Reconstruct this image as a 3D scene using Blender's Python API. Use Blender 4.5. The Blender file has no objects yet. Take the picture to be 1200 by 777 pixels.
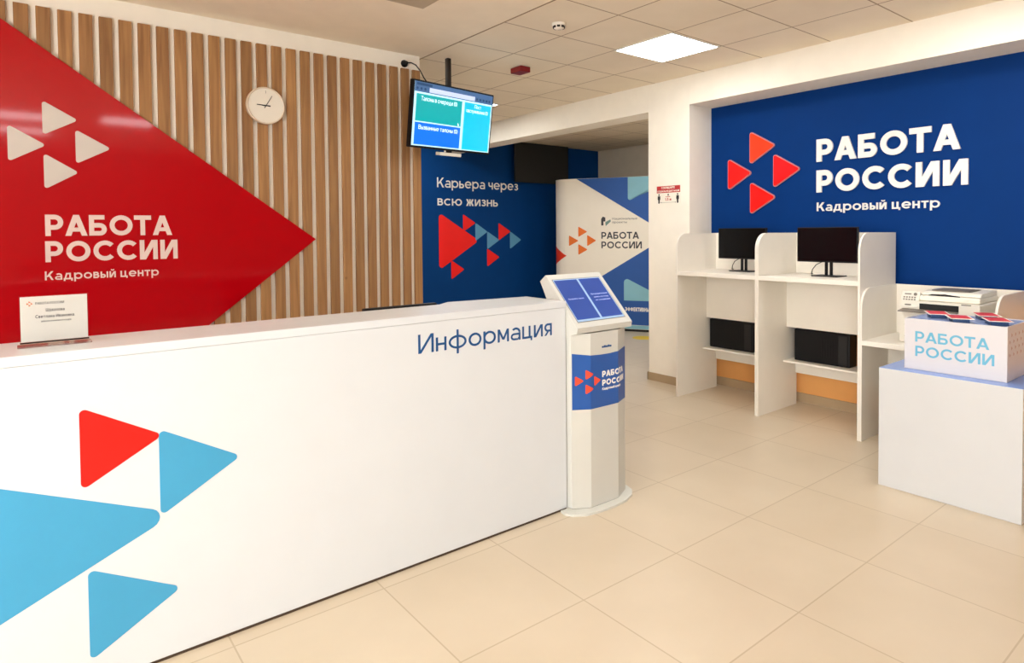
import bpy, bmesh, math, random
from mathutils import Vector, Matrix
from mathutils.geometry import delaunay_2d_cdt
random.seed(7)
sc = bpy.context.scene
C = sc.collection
PI = math.pi

# ------------------------------------------------------------------ camera
F_PX, CX, CY = 748.06, 624.7, 292.0
cam = bpy.data.cameras.new('camera')
cam.sensor_fit = 'HORIZONTAL'; cam.sensor_width = 36.0
cam.lens = F_PX / 1200 * 36
cam.shift_x = (600 - CX) / 1200
cam.shift_y = (CY - 388.5) / 1200
cam.clip_start = 0.05
cam_o = bpy.data.objects.new('camera', cam); C.objects.link(cam_o)
Rt = Vector((0.778, -0.628, -0.008)).normalized()
Fw = Vector((0.627, 0.778, -0.028)); Fw = (Fw - Rt * Fw.dot(Rt)).normalized()
Up = Rt.cross(Fw)
mw = Matrix((Rt, Up, -Fw)).transposed().to_4x4(); mw.translation = (0, 0, 1.52)
cam_o.matrix_world = mw
sc.camera = cam_o

# ------------------------------------------------------------------ world, exposure
w = bpy.data.worlds.new('world'); sc.world = w; w.use_nodes = True
w.node_tree.nodes['Background'].inputs[0].default_value = (0.93, 0.97, 1.0, 1)
w.node_tree.nodes['Background'].inputs[1].default_value = 6.8
vs = sc.view_settings
vs.view_transform = 'Standard'; vs.look = 'None'; vs.gamma = 1; vs.exposure = 0.23
try: vs.use_curve_mapping = False
except Exception: pass
PANEL_POWER = 14.2
PANEL_COLOR = (0.95, 0.98, 1.0)

# ------------------------------------------------------------------ materials
def lin(c):
    return tuple(((v / 255) / 12.92 if v / 255 <= 0.04045 else (((v / 255) + 0.055) / 1.055) ** 2.4) for v in c)

def mat(name, rgb, rough=0.5, metal=0.0, var=0.03, scale=6.0, spec=0.5, coat=0.0, emit=0.0, trans=0.0):
    m = bpy.data.materials.new(name); m.use_nodes = True
    nt = m.node_tree; b = nt.nodes['Principled BSDF']
    c = lin(rgb)
    b.inputs['Roughness'].default_value = rough
    b.inputs['Metallic'].default_value = metal
    b.inputs['Specular IOR Level'].default_value = spec
    b.inputs['Coat Weight'].default_value = coat; b.inputs['Coat Roughness'].default_value = 0.06
    b.inputs['Transmission Weight'].default_value = trans
    tc = nt.nodes.new('ShaderNodeTexCoord')
    n = nt.nodes.new('ShaderNodeTexNoise'); n.inputs['Scale'].default_value = scale; n.inputs['Detail'].default_value = 3
    nt.links.new(tc.outputs['Object'], n.inputs['Vector'])
    r = nt.nodes.new('ShaderNodeValToRGB')
    r.color_ramp.elements[0].position = 0.3; r.color_ramp.elements[1].position = 0.7
    r.color_ramp.elements[0].color = (*[v * (1 - var) for v in c], 1)
    r.color_ramp.elements[1].color = (*[min(1, v * (1 + var)) for v in c], 1)
    nt.links.new(n.outputs['Fac'], r.inputs['Fac'])
    nt.links.new(r.outputs['Color'], b.inputs['Base Color'])
    if emit:
        nt.links.new(r.outputs['Color'], b.inputs['Emission Color'])
        b.inputs['Emission Strength'].default_value = emit
    return m

def tile_mat(name, c1, c2, grout, size, ox, oy, mortar, rough, bump=0.0, spec=0.5):
    m = bpy.data.materials.new(name); m.use_nodes = True
    nt = m.node_tree; b = nt.nodes['Principled BSDF']
    b.inputs['Roughness'].default_value = rough
    b.inputs['Specular IOR Level'].default_value = spec
    tc = nt.nodes.new('ShaderNodeTexCoord')
    mp = nt.nodes.new('ShaderNodeMapping'); mp.inputs['Location'].default_value = (-ox, -oy, 0)
    br = nt.nodes.new('ShaderNodeTexBrick')
    br.offset = 0.0; br.squash = 1.0
    br.inputs['Scale'].default_value = 1.0
    br.inputs['Brick Width'].default_value = size[0]; br.inputs['Row Height'].default_value = size[1]
    br.inputs['Mortar Size'].default_value = mortar; br.inputs['Mortar Smooth'].default_value = 0.2
    br.inputs['Color1'].default_value = (*lin(c1), 1); br.inputs['Color2'].default_value = (*lin(c2), 1)
    br.inputs['Mortar'].default_value = (*lin(grout), 1)
    nt.links.new(tc.outputs['Object'], mp.inputs['Vector']); nt.links.new(mp.outputs['Vector'], br.inputs['Vector'])
    n = nt.nodes.new('ShaderNodeTexNoise'); n.inputs['Scale'].default_value = 2.2; n.inputs['Detail'].default_value = 6
    nt.links.new(tc.outputs['Object'], n.inputs['Vector'])
    mx = nt.nodes.new('ShaderNodeMix'); mx.data_type = 'RGBA'; mx.blend_type = 'MULTIPLY'
    r = nt.nodes.new('ShaderNodeValToRGB')
    r.color_ramp.elements[0].position = 0.3; r.color_ramp.elements[1].position = 0.7
    r.color_ramp.elements[0].color = (0.93, 0.92, 0.9, 1); r.color_ramp.elements[1].color = (1, 1, 1, 1)
    nt.links.new(n.outputs['Fac'], r.inputs['Fac'])
    mx.inputs[0].default_value = 1.0
    nt.links.new(br.outputs['Color'], mx.inputs[6]); nt.links.new(r.outputs['Color'], mx.inputs[7])
    nt.links.new(mx.outputs[2], b.inputs['Base Color'])
    return m

def wood_mat(name, pitch, off):
    m = bpy.data.materials.new(name); m.use_nodes = True
    nt = m.node_tree; b = nt.nodes['Principled BSDF']; L = nt.links.new
    b.inputs['Roughness'].default_value = 0.6
    tc = nt.nodes.new('ShaderNodeTexCoord')
    sx = nt.nodes.new('ShaderNodeSeparateXYZ'); L(tc.outputs['Object'], sx.inputs[0])
    s1 = nt.nodes.new('ShaderNodeMath'); s1.operation = 'SUBTRACT'; s1.inputs[1].default_value = off; L(sx.outputs['X'], s1.inputs[0])
    s2 = nt.nodes.new('ShaderNodeMath'); s2.operation = 'DIVIDE'; s2.inputs[1].default_value = pitch; L(s1.outputs[0], s2.inputs[0])
    fl = nt.nodes.new('ShaderNodeMath'); fl.operation = 'FLOOR'; L(s2.outputs[0], fl.inputs[0])
    wn = nt.nodes.new('ShaderNodeTexWhiteNoise'); wn.noise_dimensions = '1D'; L(fl.outputs[0], wn.inputs['W'])
    ad = nt.nodes.new('ShaderNodeVectorMath'); ad.operation = 'ADD'
    L(tc.outputs['Object'], ad.inputs[0]); L(wn.outputs['Color'], ad.inputs[1])
    mp = nt.nodes.new('ShaderNodeMapping'); mp.inputs['Scale'].default_value = (34, 34, 1.6); L(ad.outputs[0], mp.inputs['Vector'])
    n = nt.nodes.new('ShaderNodeTexNoise'); n.inputs['Scale'].default_value = 1.0; n.inputs['Detail'].default_value = 6; n.inputs['Distortion'].default_value = 0.6
    L(mp.outputs[0], n.inputs['Vector'])
    r = nt.nodes.new('ShaderNodeValToRGB')
    r.color_ramp.elements[0].position = 0.28; r.color_ramp.elements[1].position = 0.72
    r.color_ramp.elements[0].color = (*lin((138, 94, 54)), 1); r.color_ramp.elements[1].color = (*lin((180, 132, 80)), 1)
    L(n.outputs['Fac'], r.inputs['Fac'])
    hv = nt.nodes.new('ShaderNodeHueSaturation')
    mr = nt.nodes.new('ShaderNodeMapRange'); mr.inputs[3].default_value = 0.86; mr.inputs[4].default_value = 1.1
    L(wn.outputs['Value'], mr.inputs[0]); L(mr.outputs[0], hv.inputs['Value'])
    L(r.outputs['Color'], hv.inputs['Color'])
    # knots
    k = nt.nodes.new('ShaderNodeTexVoronoi'); k.inputs['Scale'].default_value = 3.1; L(ad.outputs[0], k.inputs['Vector'])
    kr = nt.nodes.new('ShaderNodeValToRGB'); kr.color_ramp.elements[0].position = 0.015; kr.color_ramp.elements[1].position = 0.055
    kr.color_ramp.elements[0].color = (0.45, 0.36, 0.3, 1); kr.color_ramp.elements[1].color = (1, 1, 1, 1)
    L(k.outputs['Distance'], kr.inputs['Fac'])
    mx = nt.nodes.new('ShaderNodeMix'); mx.data_type = 'RGBA'; mx.blend_type = 'MULTIPLY'; mx.inputs[0].default_value = 1
    L(hv.outputs['Color'], mx.inputs[6]); L(kr.outputs['Color'], mx.inputs[7])
    L(mx.outputs[2], b.inputs['Base Color'])
    return m

SLAT_P, SLAT_0 = 0.1024, 0.009
M = dict(
    wall=mat('cream_wall_paint', (247, 238, 222), 0.85, var=0.02),
    wall_dim=mat('darkened_unseen_wall', (120, 104, 90), 0.85, var=0.02),  # unseen front wall, colour darkened to keep its reflection off the red board
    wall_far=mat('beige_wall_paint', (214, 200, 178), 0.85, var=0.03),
    ceil=mat('plaster_ceiling_paint', (247, 233, 210), 0.9, var=0.02),
    tileceil=tile_mat('ceiling_tiles', (247, 233, 210), (245, 230, 207), (180, 156, 128), (0.595, 0.59), 2.62, 2.45, 0.006, 0.9),
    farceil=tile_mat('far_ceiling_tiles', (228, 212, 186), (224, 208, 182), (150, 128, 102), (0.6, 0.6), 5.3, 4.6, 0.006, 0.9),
    floor=tile_mat('polished_floor_tiles', (210, 193, 168), (207, 189, 163), (186, 166, 138), (0.597, 0.606), 1.778, 1.89, 0.0035, 0.3),
    wood=wood_mat('pine_slats', SLAT_P, SLAT_0 - 0.017),
    blue=mat('navy_board', (0, 50, 114), 0.6, spec=0.1, var=0.03),
    bluew=mat('navy_wall_paint', (0, 60, 122), 0.6, spec=0.12, var=0.03),
    orange=mat('orange_wall_paint', (236, 168, 96), 0.8),
    base=mat('tan_baseboard_tile', (178, 152, 118), 0.5),
    red=mat('glossy_red_board', (182, 0, 13), 0.25, var=0.02, spec=0.12, coat=0.5),
    white=mat('white_laminate', (206, 205, 204), 0.32, var=0.01),
    deskw=mat('desk_white_laminate', (219, 221, 223), 0.32, var=0.01),
    cream=mat('cream_laminate', (240, 232, 218), 0.4, var=0.015),
    pinkish=mat('pale_acrylic_letter', (236, 208, 196), 0.4, var=0.01),
    greyw=mat('pale_grey_acrylic', (214, 202, 190), 0.3, var=0.01),
    letter=mat('white_acrylic', (244, 238, 230), 0.35, var=0.01),
    sky=mat('sky_blue_film', (66, 158, 200), 0.3, var=0.02),
    vred=mat('vermilion_film', (216, 12, 2), 0.35, var=0.03),
    redtri=mat('red_acrylic', (250, 14, 8), 0.25, var=0.03),
    ortri=mat('orange_red_acrylic', (250, 62, 14), 0.25, var=0.03),
    rim=mat('acrylic_edge', (206, 130, 130), 0.3),
    infob=mat('blue_lettering_film', (16, 78, 134), 0.4),
    wallsky=mat('dusty_sky_blue', (92, 158, 196), 0.4),
    wallred=mat('wall_red', (250, 10, 6), 0.4),
    black=mat('black_plastic', (13, 13, 15), 0.45, var=0.1, spec=0.25),
    blackm=mat('matt_black', (20, 19, 19), 0.7, var=0.1),
    screen_off=mat('dark_glass', (9, 10, 12), 0.15, var=0.05, spec=0.2),
    seam=mat('ceiling_seam', (150, 128, 102), 0.9),
    dark=mat('dark_gap', (70, 52, 36), 0.8),
    kiosk=mat('powder_coated_grey', (206, 203, 194), 0.45, var=0.01),
    kioskp=mat('pale_base_plate', (212, 210, 200), 0.4, var=0.01),
    ksc=mat('kiosk_display', (34, 62, 132), 0.2, var=0.04, emit=0.55),
    kline=mat('kiosk_display_light', (140, 172, 204), 0.3, emit=0.3),
    ktext=mat('kiosk_display_text', (150, 170, 220), 0.3, emit=0.5),
    sticker=mat('blue_sticker', (30, 84, 160), 0.35, var=0.02),
    sred=mat('sticker_red', (236, 74, 46), 0.4),
    printer=mat('printer_white', (240, 233, 218), 0.45, var=0.01),
    ppanel=mat('printer_panel', (228, 222, 208), 0.5),
    pgrey=mat('printer_grey', (120, 112, 102), 0.5),
    bluetop=mat('blue_counter_film', (122, 150, 208), 0.25, var=0.02),
    boxw=mat('white_box_card', (214, 209, 210), 0.4, var=0.01),
    boxtop=mat('box_inside_blue', (150, 166, 206), 0.25),
    boxtext=mat('box_blue_text', (104, 176, 204), 0.4),
    boxdot=mat('box_side_mark', (190, 160, 152), 0.5),
    book=mat('booklet_navy', (26, 66, 116), 0.4),
    bookr=mat('booklet_red', (218, 56, 58), 0.4),
    clockw=mat('clock_white', (240, 230, 212), 0.4, var=0.01),
    clockr=mat('clock_rim', (226, 206, 180), 0.35, var=0.01),
    hand=mat('clock_hand_black', (36, 26, 20), 0.5),
    tvbar=mat('toolbar_blue', (52, 86, 128), 0.3, emit=0.9),
    tvteal=mat('teal_block', (0, 160, 166), 0.3, emit=0.6, var=0.01),
    tvblue=mat('blue_block', (0, 110, 238), 0.3, emit=0.6, var=0.01),
    tvcyan=mat('cyan_block', (0, 186, 222), 0.3, emit=0.6, var=0.01),
    tvpage=mat('page_pale', (190, 232, 246), 0.3, emit=0.6, var=0.01),
    tvwhite=mat('page_text', (226, 246, 250), 0.3, emit=0.95, var=0.01),
    tvaddr=mat('address_field', (190, 204, 228), 0.3, emit=0.6, var=0.01),
    alarm=mat('alarm_red', (128, 4, 16), 0.3),
    detector=mat('detector_white', (240, 230, 218), 0.5),
    hatch=mat('grey_hatch', (190, 172, 146), 0.6),
    banner=mat('banner_fabric', (248, 238, 220), 0.6, var=0.01),
    bblue=mat('banner_blue', (28, 84, 160), 0.5),
    bblue2=mat('banner_pale_blue', (136, 190, 204), 0.5),
    bdark=mat('banner_text_grey', (64, 62, 66), 0.6),
    bgrey=mat('banner_small_grey', (150, 140, 128), 0.6),
    borange=mat('banner_orange', (238, 116, 28), 0.5),
    bred=mat('banner_red', (232, 56, 20), 0.5),
    teal=mat('badge_teal', (120, 150, 140), 0.6),
    signred=mat('sign_red', (186, 36, 38), 0.5),
    signwhite=mat('sign_paper', (244, 236, 220), 0.5, var=0.01),
    signblack=mat('sign_black', (34, 32, 30), 0.6),
    card=mat('white_card', (252, 253, 255), 0.5, var=0.01),
    cardtext=mat('card_text', (92, 92, 100), 0.6),
    yellow=mat('yellow_tape', (232, 198, 30), 0.5),
    pole=mat('dark_brown_steel', (40, 30, 24), 0.4, metal=0.3),
    frame=mat('light_frame_white', (240, 236, 228), 0.4),
)
g = bpy.data.materials.new('clear_acrylic'); g.use_nodes = True
gb = g.node_tree.nodes['Principled BSDF']
gb.inputs['Base Color'].default_value = (0.96, 0.93, 0.88, 1); gb.inputs['Roughness'].default_value = 0.03
gb.inputs['Transmission Weight'].default_value = 1.0; gb.inputs['IOR'].default_value = 1.3
M['acrylic'] = g
e = bpy.data.materials.new('led_panel'); e.use_nodes = True
eb = e.node_tree.nodes['Principled BSDF']
eb.inputs['Base Color'].default_value = (0.9, 0.9, 0.9, 1)
eb.inputs['Emission Color'].default_value = (*PANEL_COLOR, 1); eb.inputs['Emission Strength'].default_value = PANEL_POWER
M['led'] = e

# ------------------------------------------------------------------ helpers
def obj(name, bm, m, parent=None, smooth=False):
    me = bpy.data.meshes.new(name)
    if parent is not None:
        bmesh.ops.translate(bm, verts=bm.verts, vec=-world_loc(parent))
    bmesh.ops.recalc_face_normals(bm, faces=bm.faces)
    bm.to_mesh(me); bm.free()
    for x in (m if isinstance(m, (list, tuple)) else [m]): me.materials.append(M[x])
    if smooth:
        for p in me.polygons: p.use_smooth = True
    o = bpy.data.objects.new(name, me); C.objects.link(o)
    if parent is not None: o.parent = parent
    return o

def world_loc(o):
    v = Vector(o.location)
    while o.parent: o = o.parent; v += o.location
    return v

def thing(name, label, cat, loc=(0, 0, 0), group=None):
    o = bpy.data.objects.new(name, None); C.objects.link(o)
    o.location = loc; o.empty_display_size = 0.1
    o['label'] = label; o['category'] = cat
    if group: o['group'] = group
    return o

def struct(name, bm, m):
    o = obj(name, bm, m); o['kind'] = 'structure'; return o

def dup(root, loc, label=None):
    r = root.copy(); C.objects.link(r); r.location = loc
    if label: r['label'] = label
    for ch in list(root.children):
        c = ch.copy(); C.objects.link(c); c.parent = r
        for gch in ch.children:
            d = gch.copy(); C.objects.link(d); d.parent = c
    return r

def B(): return bmesh.new()

def box(bm, x0, x1, y0, y1, z0, z1, bev=0.0, seg=2, rot=None):
    t = bmesh.new()
    bmesh.ops.create_cube(t, size=1)
    for v in t.verts:
        v.co = Vector(((x0 + x1) / 2 + v.co.x * (x1 - x0), (y0 + y1) / 2 + v.co.y * (y1 - y0), (z0 + z1) / 2 + v.co.z * (z1 - z0)))
    if bev: bmesh.ops.bevel(t, geom=t.edges[:], offset=bev, segments=seg, profile=0.5, affect='EDGES')
    if rot is not None: bmesh.ops.transform(t, matrix=rot, verts=t.verts)
    merge(bm, t)
    return bm

def merge(bm, t, mi=None):
    mp = {}
    for v in t.verts: mp[v] = bm.verts.new(v.co)
    for f in t.faces:
        try:
            nf = bm.faces.new([mp[v] for v in f.verts])
            nf.material_index = f.material_index if mi is None else mi
        except ValueError: pass
    t.free()

def frame(o, u, v, n):
    o, u, v, n = Vector(o), Vector(u).normalized(), Vector(v).normalized(), Vector(n).normalized()
    return lambda a, b, c: o + u * a + v * b + n * c

def prism(bm, poly, fr, c0, c1):
    lo = [bm.verts.new(fr(a, b, c0)) for a, b in poly]
    hi = [bm.verts.new(fr(a, b, c1)) for a, b in poly]
    n = len(poly)
    bm.faces.new(hi); bm.faces.new(lo[::-1])
    for i in range(n): bm.faces.new((lo[i], lo[(i + 1) % n], hi[(i + 1) % n], hi[i]))
    return bm

def polys(bm, pl, fr, c0, c1):
    """union of flat polygons, raised from c0 to c1"""
    vs_, fs_ = [], []
    for p in pl:
        a = sum(p[i][0] * p[(i + 1) % len(p)][1] - p[(i + 1) % len(p)][0] * p[i][1] for i in range(len(p)))
        q = p if a > 0 else p[::-1]
        fs_.append(list(range(len(vs_), len(vs_) + len(q)))); vs_ += [Vector((x * 1000, y * 1000)) for x, y in q]
    v, e_, f, ov, oe, of = delaunay_2d_cdt(vs_, [], fs_, 0, 1e-4)
    keep = [f[i] for i in range(len(f)) if of[i]]
    lo, hi, cnt = {}, {}, {}
    def vt(d, i, c):
        if i not in d: d[i] = bm.verts.new(fr(v[i].x / 1000, v[i].y / 1000, c))
        return d[i]
    for t in keep:
        bm.faces.new([vt(hi, i, c1) for i in t]); bm.faces.new([vt(lo, i, c0) for i in t][::-1])
        for i in range(len(t)):
            k = (t[i], t[(i + 1) % len(t)])
            if (k[1], k[0]) in cnt: del cnt[(k[1], k[0])]
            else: cnt[k] = 1
    for a, b in cnt: bm.faces.new((lo[a], lo[b], hi[b], hi[a]))
    return bm

def tube(bm, pts, r, seg=8):
    pts = [Vector(p) for p in pts]; rings = []
    for i, p in enumerate(pts):
        d = (pts[min(i + 1, len(pts) - 1)] - pts[max(i - 1, 0)]).normalized()
        a = d.orthogonal().normalized() if not rings else (pa - d * pa.dot(d)).normalized()
        pa = a; b = d.cross(a)
        rings.append([bm.verts.new(p + (a * math.cos(2 * PI * k / seg) + b * math.sin(2 * PI * k / seg)) * r) for k in range(seg)])
    for i in range(len(rings) - 1):
        for k in range(seg):
            bm.faces.new((rings[i][k], rings[i][(k + 1) % seg], rings[i + 1][(k + 1) % seg], rings[i + 1][k]))
    bm.faces.new(rings[0][::-1]); bm.faces.new(rings[-1])
    return bm

def lathe(bm, prof, fr, seg=48):
    """prof: (radius, height along normal); axis = frame normal through frame origin"""
    rings = []
    for r, h in prof:
        rings.append([bm.verts.new(fr(r * math.cos(2 * PI * k / seg), r * math.sin(2 * PI * k / seg), h)) for k in range(seg)])
    for i in range(len(rings) - 1):
        for k in range(seg):
            bm.faces.new((rings[i][k], rings[i][(k + 1) % seg], rings[i + 1][(k + 1) % seg], rings[i + 1][k]))
    bm.faces.new(rings[0][::-1]); bm.faces.new(rings[-1])
    return bm

def round_poly(pts, r, n=6):
    out = []; N = len(pts)
    rr = r if isinstance(r, (list, tuple)) else [r] * N
    for i in range(N):
        p = Vector(pts[i]); a = Vector(pts[i - 1]) - p; b = Vector(pts[(i + 1) % N]) - p
        if rr[i] <= 0: out.append(tuple(p)); continue
        a.normalize(); b.normalize()
        th = math.acos(max(-1, min(1, a.dot(b)))) / 2
        d = rr[i] / math.tan(th)
        c = p + (a + b).normalized() * (rr[i] / math.sin(th))
        s = p + a * d - c; t = p + b * d - c
        ang = math.atan2(s.x * t.y - s.y * t.x, s.dot(t))
        for k in range(n + 1):
            q = ang * k / n
            out.append((c.x + s.x * math.cos(q) - s.y * math.sin(q), c.y + s.x * math.sin(q) + s.y * math.cos(q)))
    return out

def tri(x0, x1, z0, z1, r):
    """right-pointing triangle with rounded corners and the given outer bounds"""
    hh = (z1 - z0) / 2; zc = (z0 + z1) / 2; L, a = x1 - x0, hh
    for _ in range(12):
        al = math.atan2(a, L)
        L = (x1 - x0) + r / math.sin(al) - r
        a = hh - r + math.tan(al) * r + r / math.cos(al)
    return round_poly([(x0, zc - a), (x0 + L, zc), (x0, zc + a)], r)

# ------------------------------------------------------------------ lettering (own stroke letters)
def R_(x0, y0, x1, y1): return [(x0, y0), (x1, y0), (x1, y1), (x0, y1)]
def PA(b0, b1, y0, t0, t1, y1): return [(b0, y0), (b1, y0), (t1, y1), (t0, y1)]
def AR(cx, cy, rx, ry, a0, a1, w, n=14):
    out = []
    n = max(4, int(n * abs(a1 - a0) / 180))
    for i in range(n):
        p, q = math.radians(a0 + (a1 - a0) * i / n), math.radians(a0 + (a1 - a0) * (i + 1) / n)
        out.append([(cx + (rx - w) * math.cos(p), cy + (ry - w) * math.sin(p)), (cx + rx * math.cos(p), cy + ry * math.sin(p)),
                    (cx + rx * math.cos(q), cy + ry * math.sin(q)), (cx + (rx - w) * math.cos(q), cy + (ry - w) * math.sin(q))])
    return out
def bowl(x0, xr, yb, yt, w):
    r = (yt - yb) / 2; c = xr - r
    return [R_(x0, yt - w, c, yt), R_(x0, yb, c, yb + w)] + AR(c, (yt + yb) / 2, r, r, -90, 90, w)
def flip(pl, W): return [[(W - x, y) for x, y in p][::-1] for p in pl]
LOWSP = 'аеросудфубю'
def glyph(ch, w):
    """polygons of one letter (capital height 1) and its width"""
    X = 0.74
    if ch == ' ': return [], 0.22
    if ch in '.,': return [R_(0, 0, w, w)], w
    if ch == ':': return [R_(0, 0, w, w), R_(0, .5, w, .5 + w)], w
    if ch == '(': return AR(.55, .45, .55, .75, 135, 225, w), .2
    if ch == ')': return flip(AR(.55, .45, .55, .75, 135, 225, w), .2), .2
    if ch == '0': return AR(.33, .5, .33, .5, 0, 360, w), .66
    if ch == '1': return [R_(.18, 0, .18 + w, 1), PA(0, w, .78, .18, .18 + w, 1)], .18 + w
    if ch == '5': return [R_(.06, 1 - w, .6, 1), R_(.06, .5, .06 + w, 1)] + AR(.28, .32, .34, .32, -140, 120, w), .64
    low = ch.islower()
    if low and ch in 'аеросудфую':
        if ch == 'о': return AR(X * .54, X / 2, X * .54, X / 2, 0, 360, w), X * 1.08
        if ch == 'с': return AR(X * .54, X / 2, X * .54, X / 2, 48, 312, w), X * .96
        if ch == 'е':
            return AR(X * .54, X / 2, X * .54, X / 2, 0, 318, w) + [R_(w * .5, X / 2 - w * .42, X * 1.08 - w * .3, X / 2 + w * .42)], X * 1.08
        if ch == 'а':
            W = X * .9
            return [R_(W - w, 0, W, X * .6)] + AR(W * .52, X * .62, W * .48, X * .38, 0, 140, w) + AR(W * .36, X * .28, W * .36, X * .28, 90, 270, w * .9) + [R_(W * .34, X * .56 - w * .9, W - w * .5, X * .56), R_(W * .34, 0, W * .62, w * .9), PA(W * .55, W * .72, 0, W - w, W - w * .4, X * .24)], W
        if ch == 'р': return [R_(0, -.27, w, X)] + AR(X * .54, X / 2, X * .54, X / 2, 0, 360, w), X * 1.08
        if ch == 'у':
            W = X * .92; s = w * 1.05; k = (W / 2 - s / 2) / X
            return [PA(W / 2 - s / 2, W / 2 + s / 2, 0, 0, s, X), PA(W / 2 - s / 2 - .27 * k, W / 2 + s / 2 - .27 * k, -.27, W - s, W, X), R_(W * .06, -.27, W * .36, -.27 + w)], W
        if ch == 'д':
            W = X * 1.16
            return [R_(0, 0, W, w), R_(0, -.17, w, w), R_(W - w, -.17, W, w), R_(W * .8 - w, 0, W * .8, X), R_(W * .27, X - w, W * .8, X), PA(W * .1, W * .1 + w, w, W * .27, W * .27 + w, X)], W
        if ch == 'ф':
            W = X * 1.45
            return [R_(W / 2 - w / 2, -.27, W / 2 + w / 2, 1.04)] + AR(W / 2, X / 2, W / 2, X / 2, 0, 360, w), W
        if ch == 'ю':
            rx = X * .5; W = X * .3 + rx * 2 + w
            return [R_(0, 0, w, X), R_(w, X / 2 - w / 2, W - 2 * rx + w * .5, X / 2 + w / 2)] + AR(W - rx, X / 2, rx, X / 2, 0, 360, w), W
    if ch == 'б' or ch == 'Б' and low: pass
    H = X if low else 1.0
    c = ch.upper(); y = lambda v: v * H
    if c == 'Р': return [R_(0, 0, w, H)] + bowl(0, .74 * H, y(.29), H, w), .74 * H
    if c == 'А':
        W = .94 * H; s = w * 1.12; k = (W / 2 - s / 2) / H; yb = y(.2)
        return [PA(0, s, 0, W / 2 - s / 2, W / 2 + s / 2, H), PA(W - s, W, 0, W / 2 - s / 2, W / 2 + s / 2, H), R_(yb * k + s * .6, yb, W - yb * k - s * .6, yb + w * .88)], W
    if c == 'Б': return [R_(0, 0, w, H), R_(0, H - w, .68 * H, H)] + bowl(0, .77 * H, 0, y(.61), w), .77 * H
    if c == 'В':
        m_ = y(.53)
        return [R_(0, 0, w, H)] + bowl(0, .72 * H, m_ - w / 2, H, w) + bowl(0, .78 * H, 0, m_ + w / 2, w), .78 * H
    if c == 'О': return AR(.52 * H, H / 2, .52 * H, H / 2, 0, 360, w), 1.04 * H
    if c == 'С': return AR(.52 * H, H / 2, .52 * H, H / 2, 42, 318, w), .93 * H
    if c == 'Э': return flip(AR(.52 * H, H / 2, .52 * H, H / 2, 42, 318, w), .93 * H) + [R_(.3 * H, H / 2 - w / 2, .88 * H, H / 2 + w / 2)], .93 * H
    if c == 'Т': return [R_(0, H - w, .8 * H, H), R_(.4 * H - w / 2, 0, .4 * H + w / 2, H)], .8 * H
    if c in 'ИЙ':
        W = .86 * H
        p = [R_(0, 0, w, H), R_(W - w, 0, W, H), PA(w * .1, w * .1 + w * 1.2, 0, W - w * 1.3, W - w * .1, H)]
        if c == 'Й': p += AR(W / 2, H + .24, W * .27, .17, 180, 360, min(w * .7, .11))
        return p, W
    if c == 'К':
        W = .8 * H
        return [R_(0, 0, w, H), PA(w * .6, w * .6 + w * 1.35, y(.36), W - w * 1.45, W - w * .1, H), PA(W - w * 1.3, W, 0, W * .42 - w * .3, W * .42 + w * .9, y(.58))], W
    if c == 'Д':
        W = 1.0 * H
        return [R_(0, 0, W, w), R_(0, -.18 * H, w, w), R_(W - w, -.18 * H, W, w), R_(W * .82 - w, 0, W * .82, H), R_(W * .28, H - w, W * .82, H), PA(W * .1, W * .1 + w, w, W * .28, W * .28 + w, H)], W
    if c == 'Е': return [R_(0, 0, w, H), R_(0, 0, .68 * H, w), R_(0, H - w, .68 * H, H), R_(0, H / 2 - w / 2, .6 * H, H / 2 + w / 2)], .68 * H
    if c == 'Н': return [R_(0, 0, w, H), R_(.82 * H - w, 0, .82 * H, H), R_(w, H / 2 - w / 2, .82 * H - w, H / 2 + w / 2)], .82 * H
    if c == 'П': return [R_(0, 0, w, H), R_(.82 * H - w, 0, .82 * H, H), R_(0, H - w, .82 * H, H)], .82 * H
    if c == 'Г': return [R_(0, 0, w, H), R_(0, H - w, .62 * H, H)], .62 * H
    if c == 'Л':
        W = .86 * H
        return [R_(W - w, 0, W, H), R_(W * .26, H - w, W, H), PA(0, w, 0, W * .26, W * .26 + w, H)], W
    if c == 'М':
        W = 1.0 * H; s = w * 1.05
        return [R_(0, 0, w, H), R_(W - w, 0, W, H), PA(W / 2 - s / 2, W / 2 + s / 2, y(.18), 0, s, H), PA(W / 2 - s / 2, W / 2 + s / 2, y(.18), W - s, W, H)], W
    if c == 'Ц': return [R_(0, 0, w, H), R_(.78 * H - w, 0, .78 * H, H), R_(0, 0, .78 * H + w * .9, w), R_(.78 * H + w * .1, -.18 * H, .78 * H + w * .95, w)], .78 * H + w
    if c == 'Ь': return [R_(0, 0, w, H)] + bowl(0, .76 * H, 0, y(.62), w), .76 * H
    if c == 'Ы': return [R_(0, 0, w, H)] + bowl(0, .7 * H, 0, y(.62), w) + [R_(.82 * H, 0, .82 * H + w, H)], .82 * H + w
    if c == 'Я':
        W = .74 * H
        return flip([R_(0, 0, w, H)] + bowl(0, W, y(.32), H, w) + [PA(W - w * 1.1, W, 0, W * .45 - w * .5, W * .45 + w * .5, y(.4))], W), W
    if c == 'Ж':
        W = 1.16 * H; h_ = W / 2
        r = [PA(h_ + w * .3, h_ + w * 1.6, y(.38), W - w * 1.45, W - w * .15, H), PA(W - w * 1.3, W, 0, h_ + W * .16 - w * .5, h_ + W * .16 + w * .7, y(.58))]
        return [R_(h_ - w / 2, 0, h_ + w / 2, H)] + r + flip(r, W), W
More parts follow.
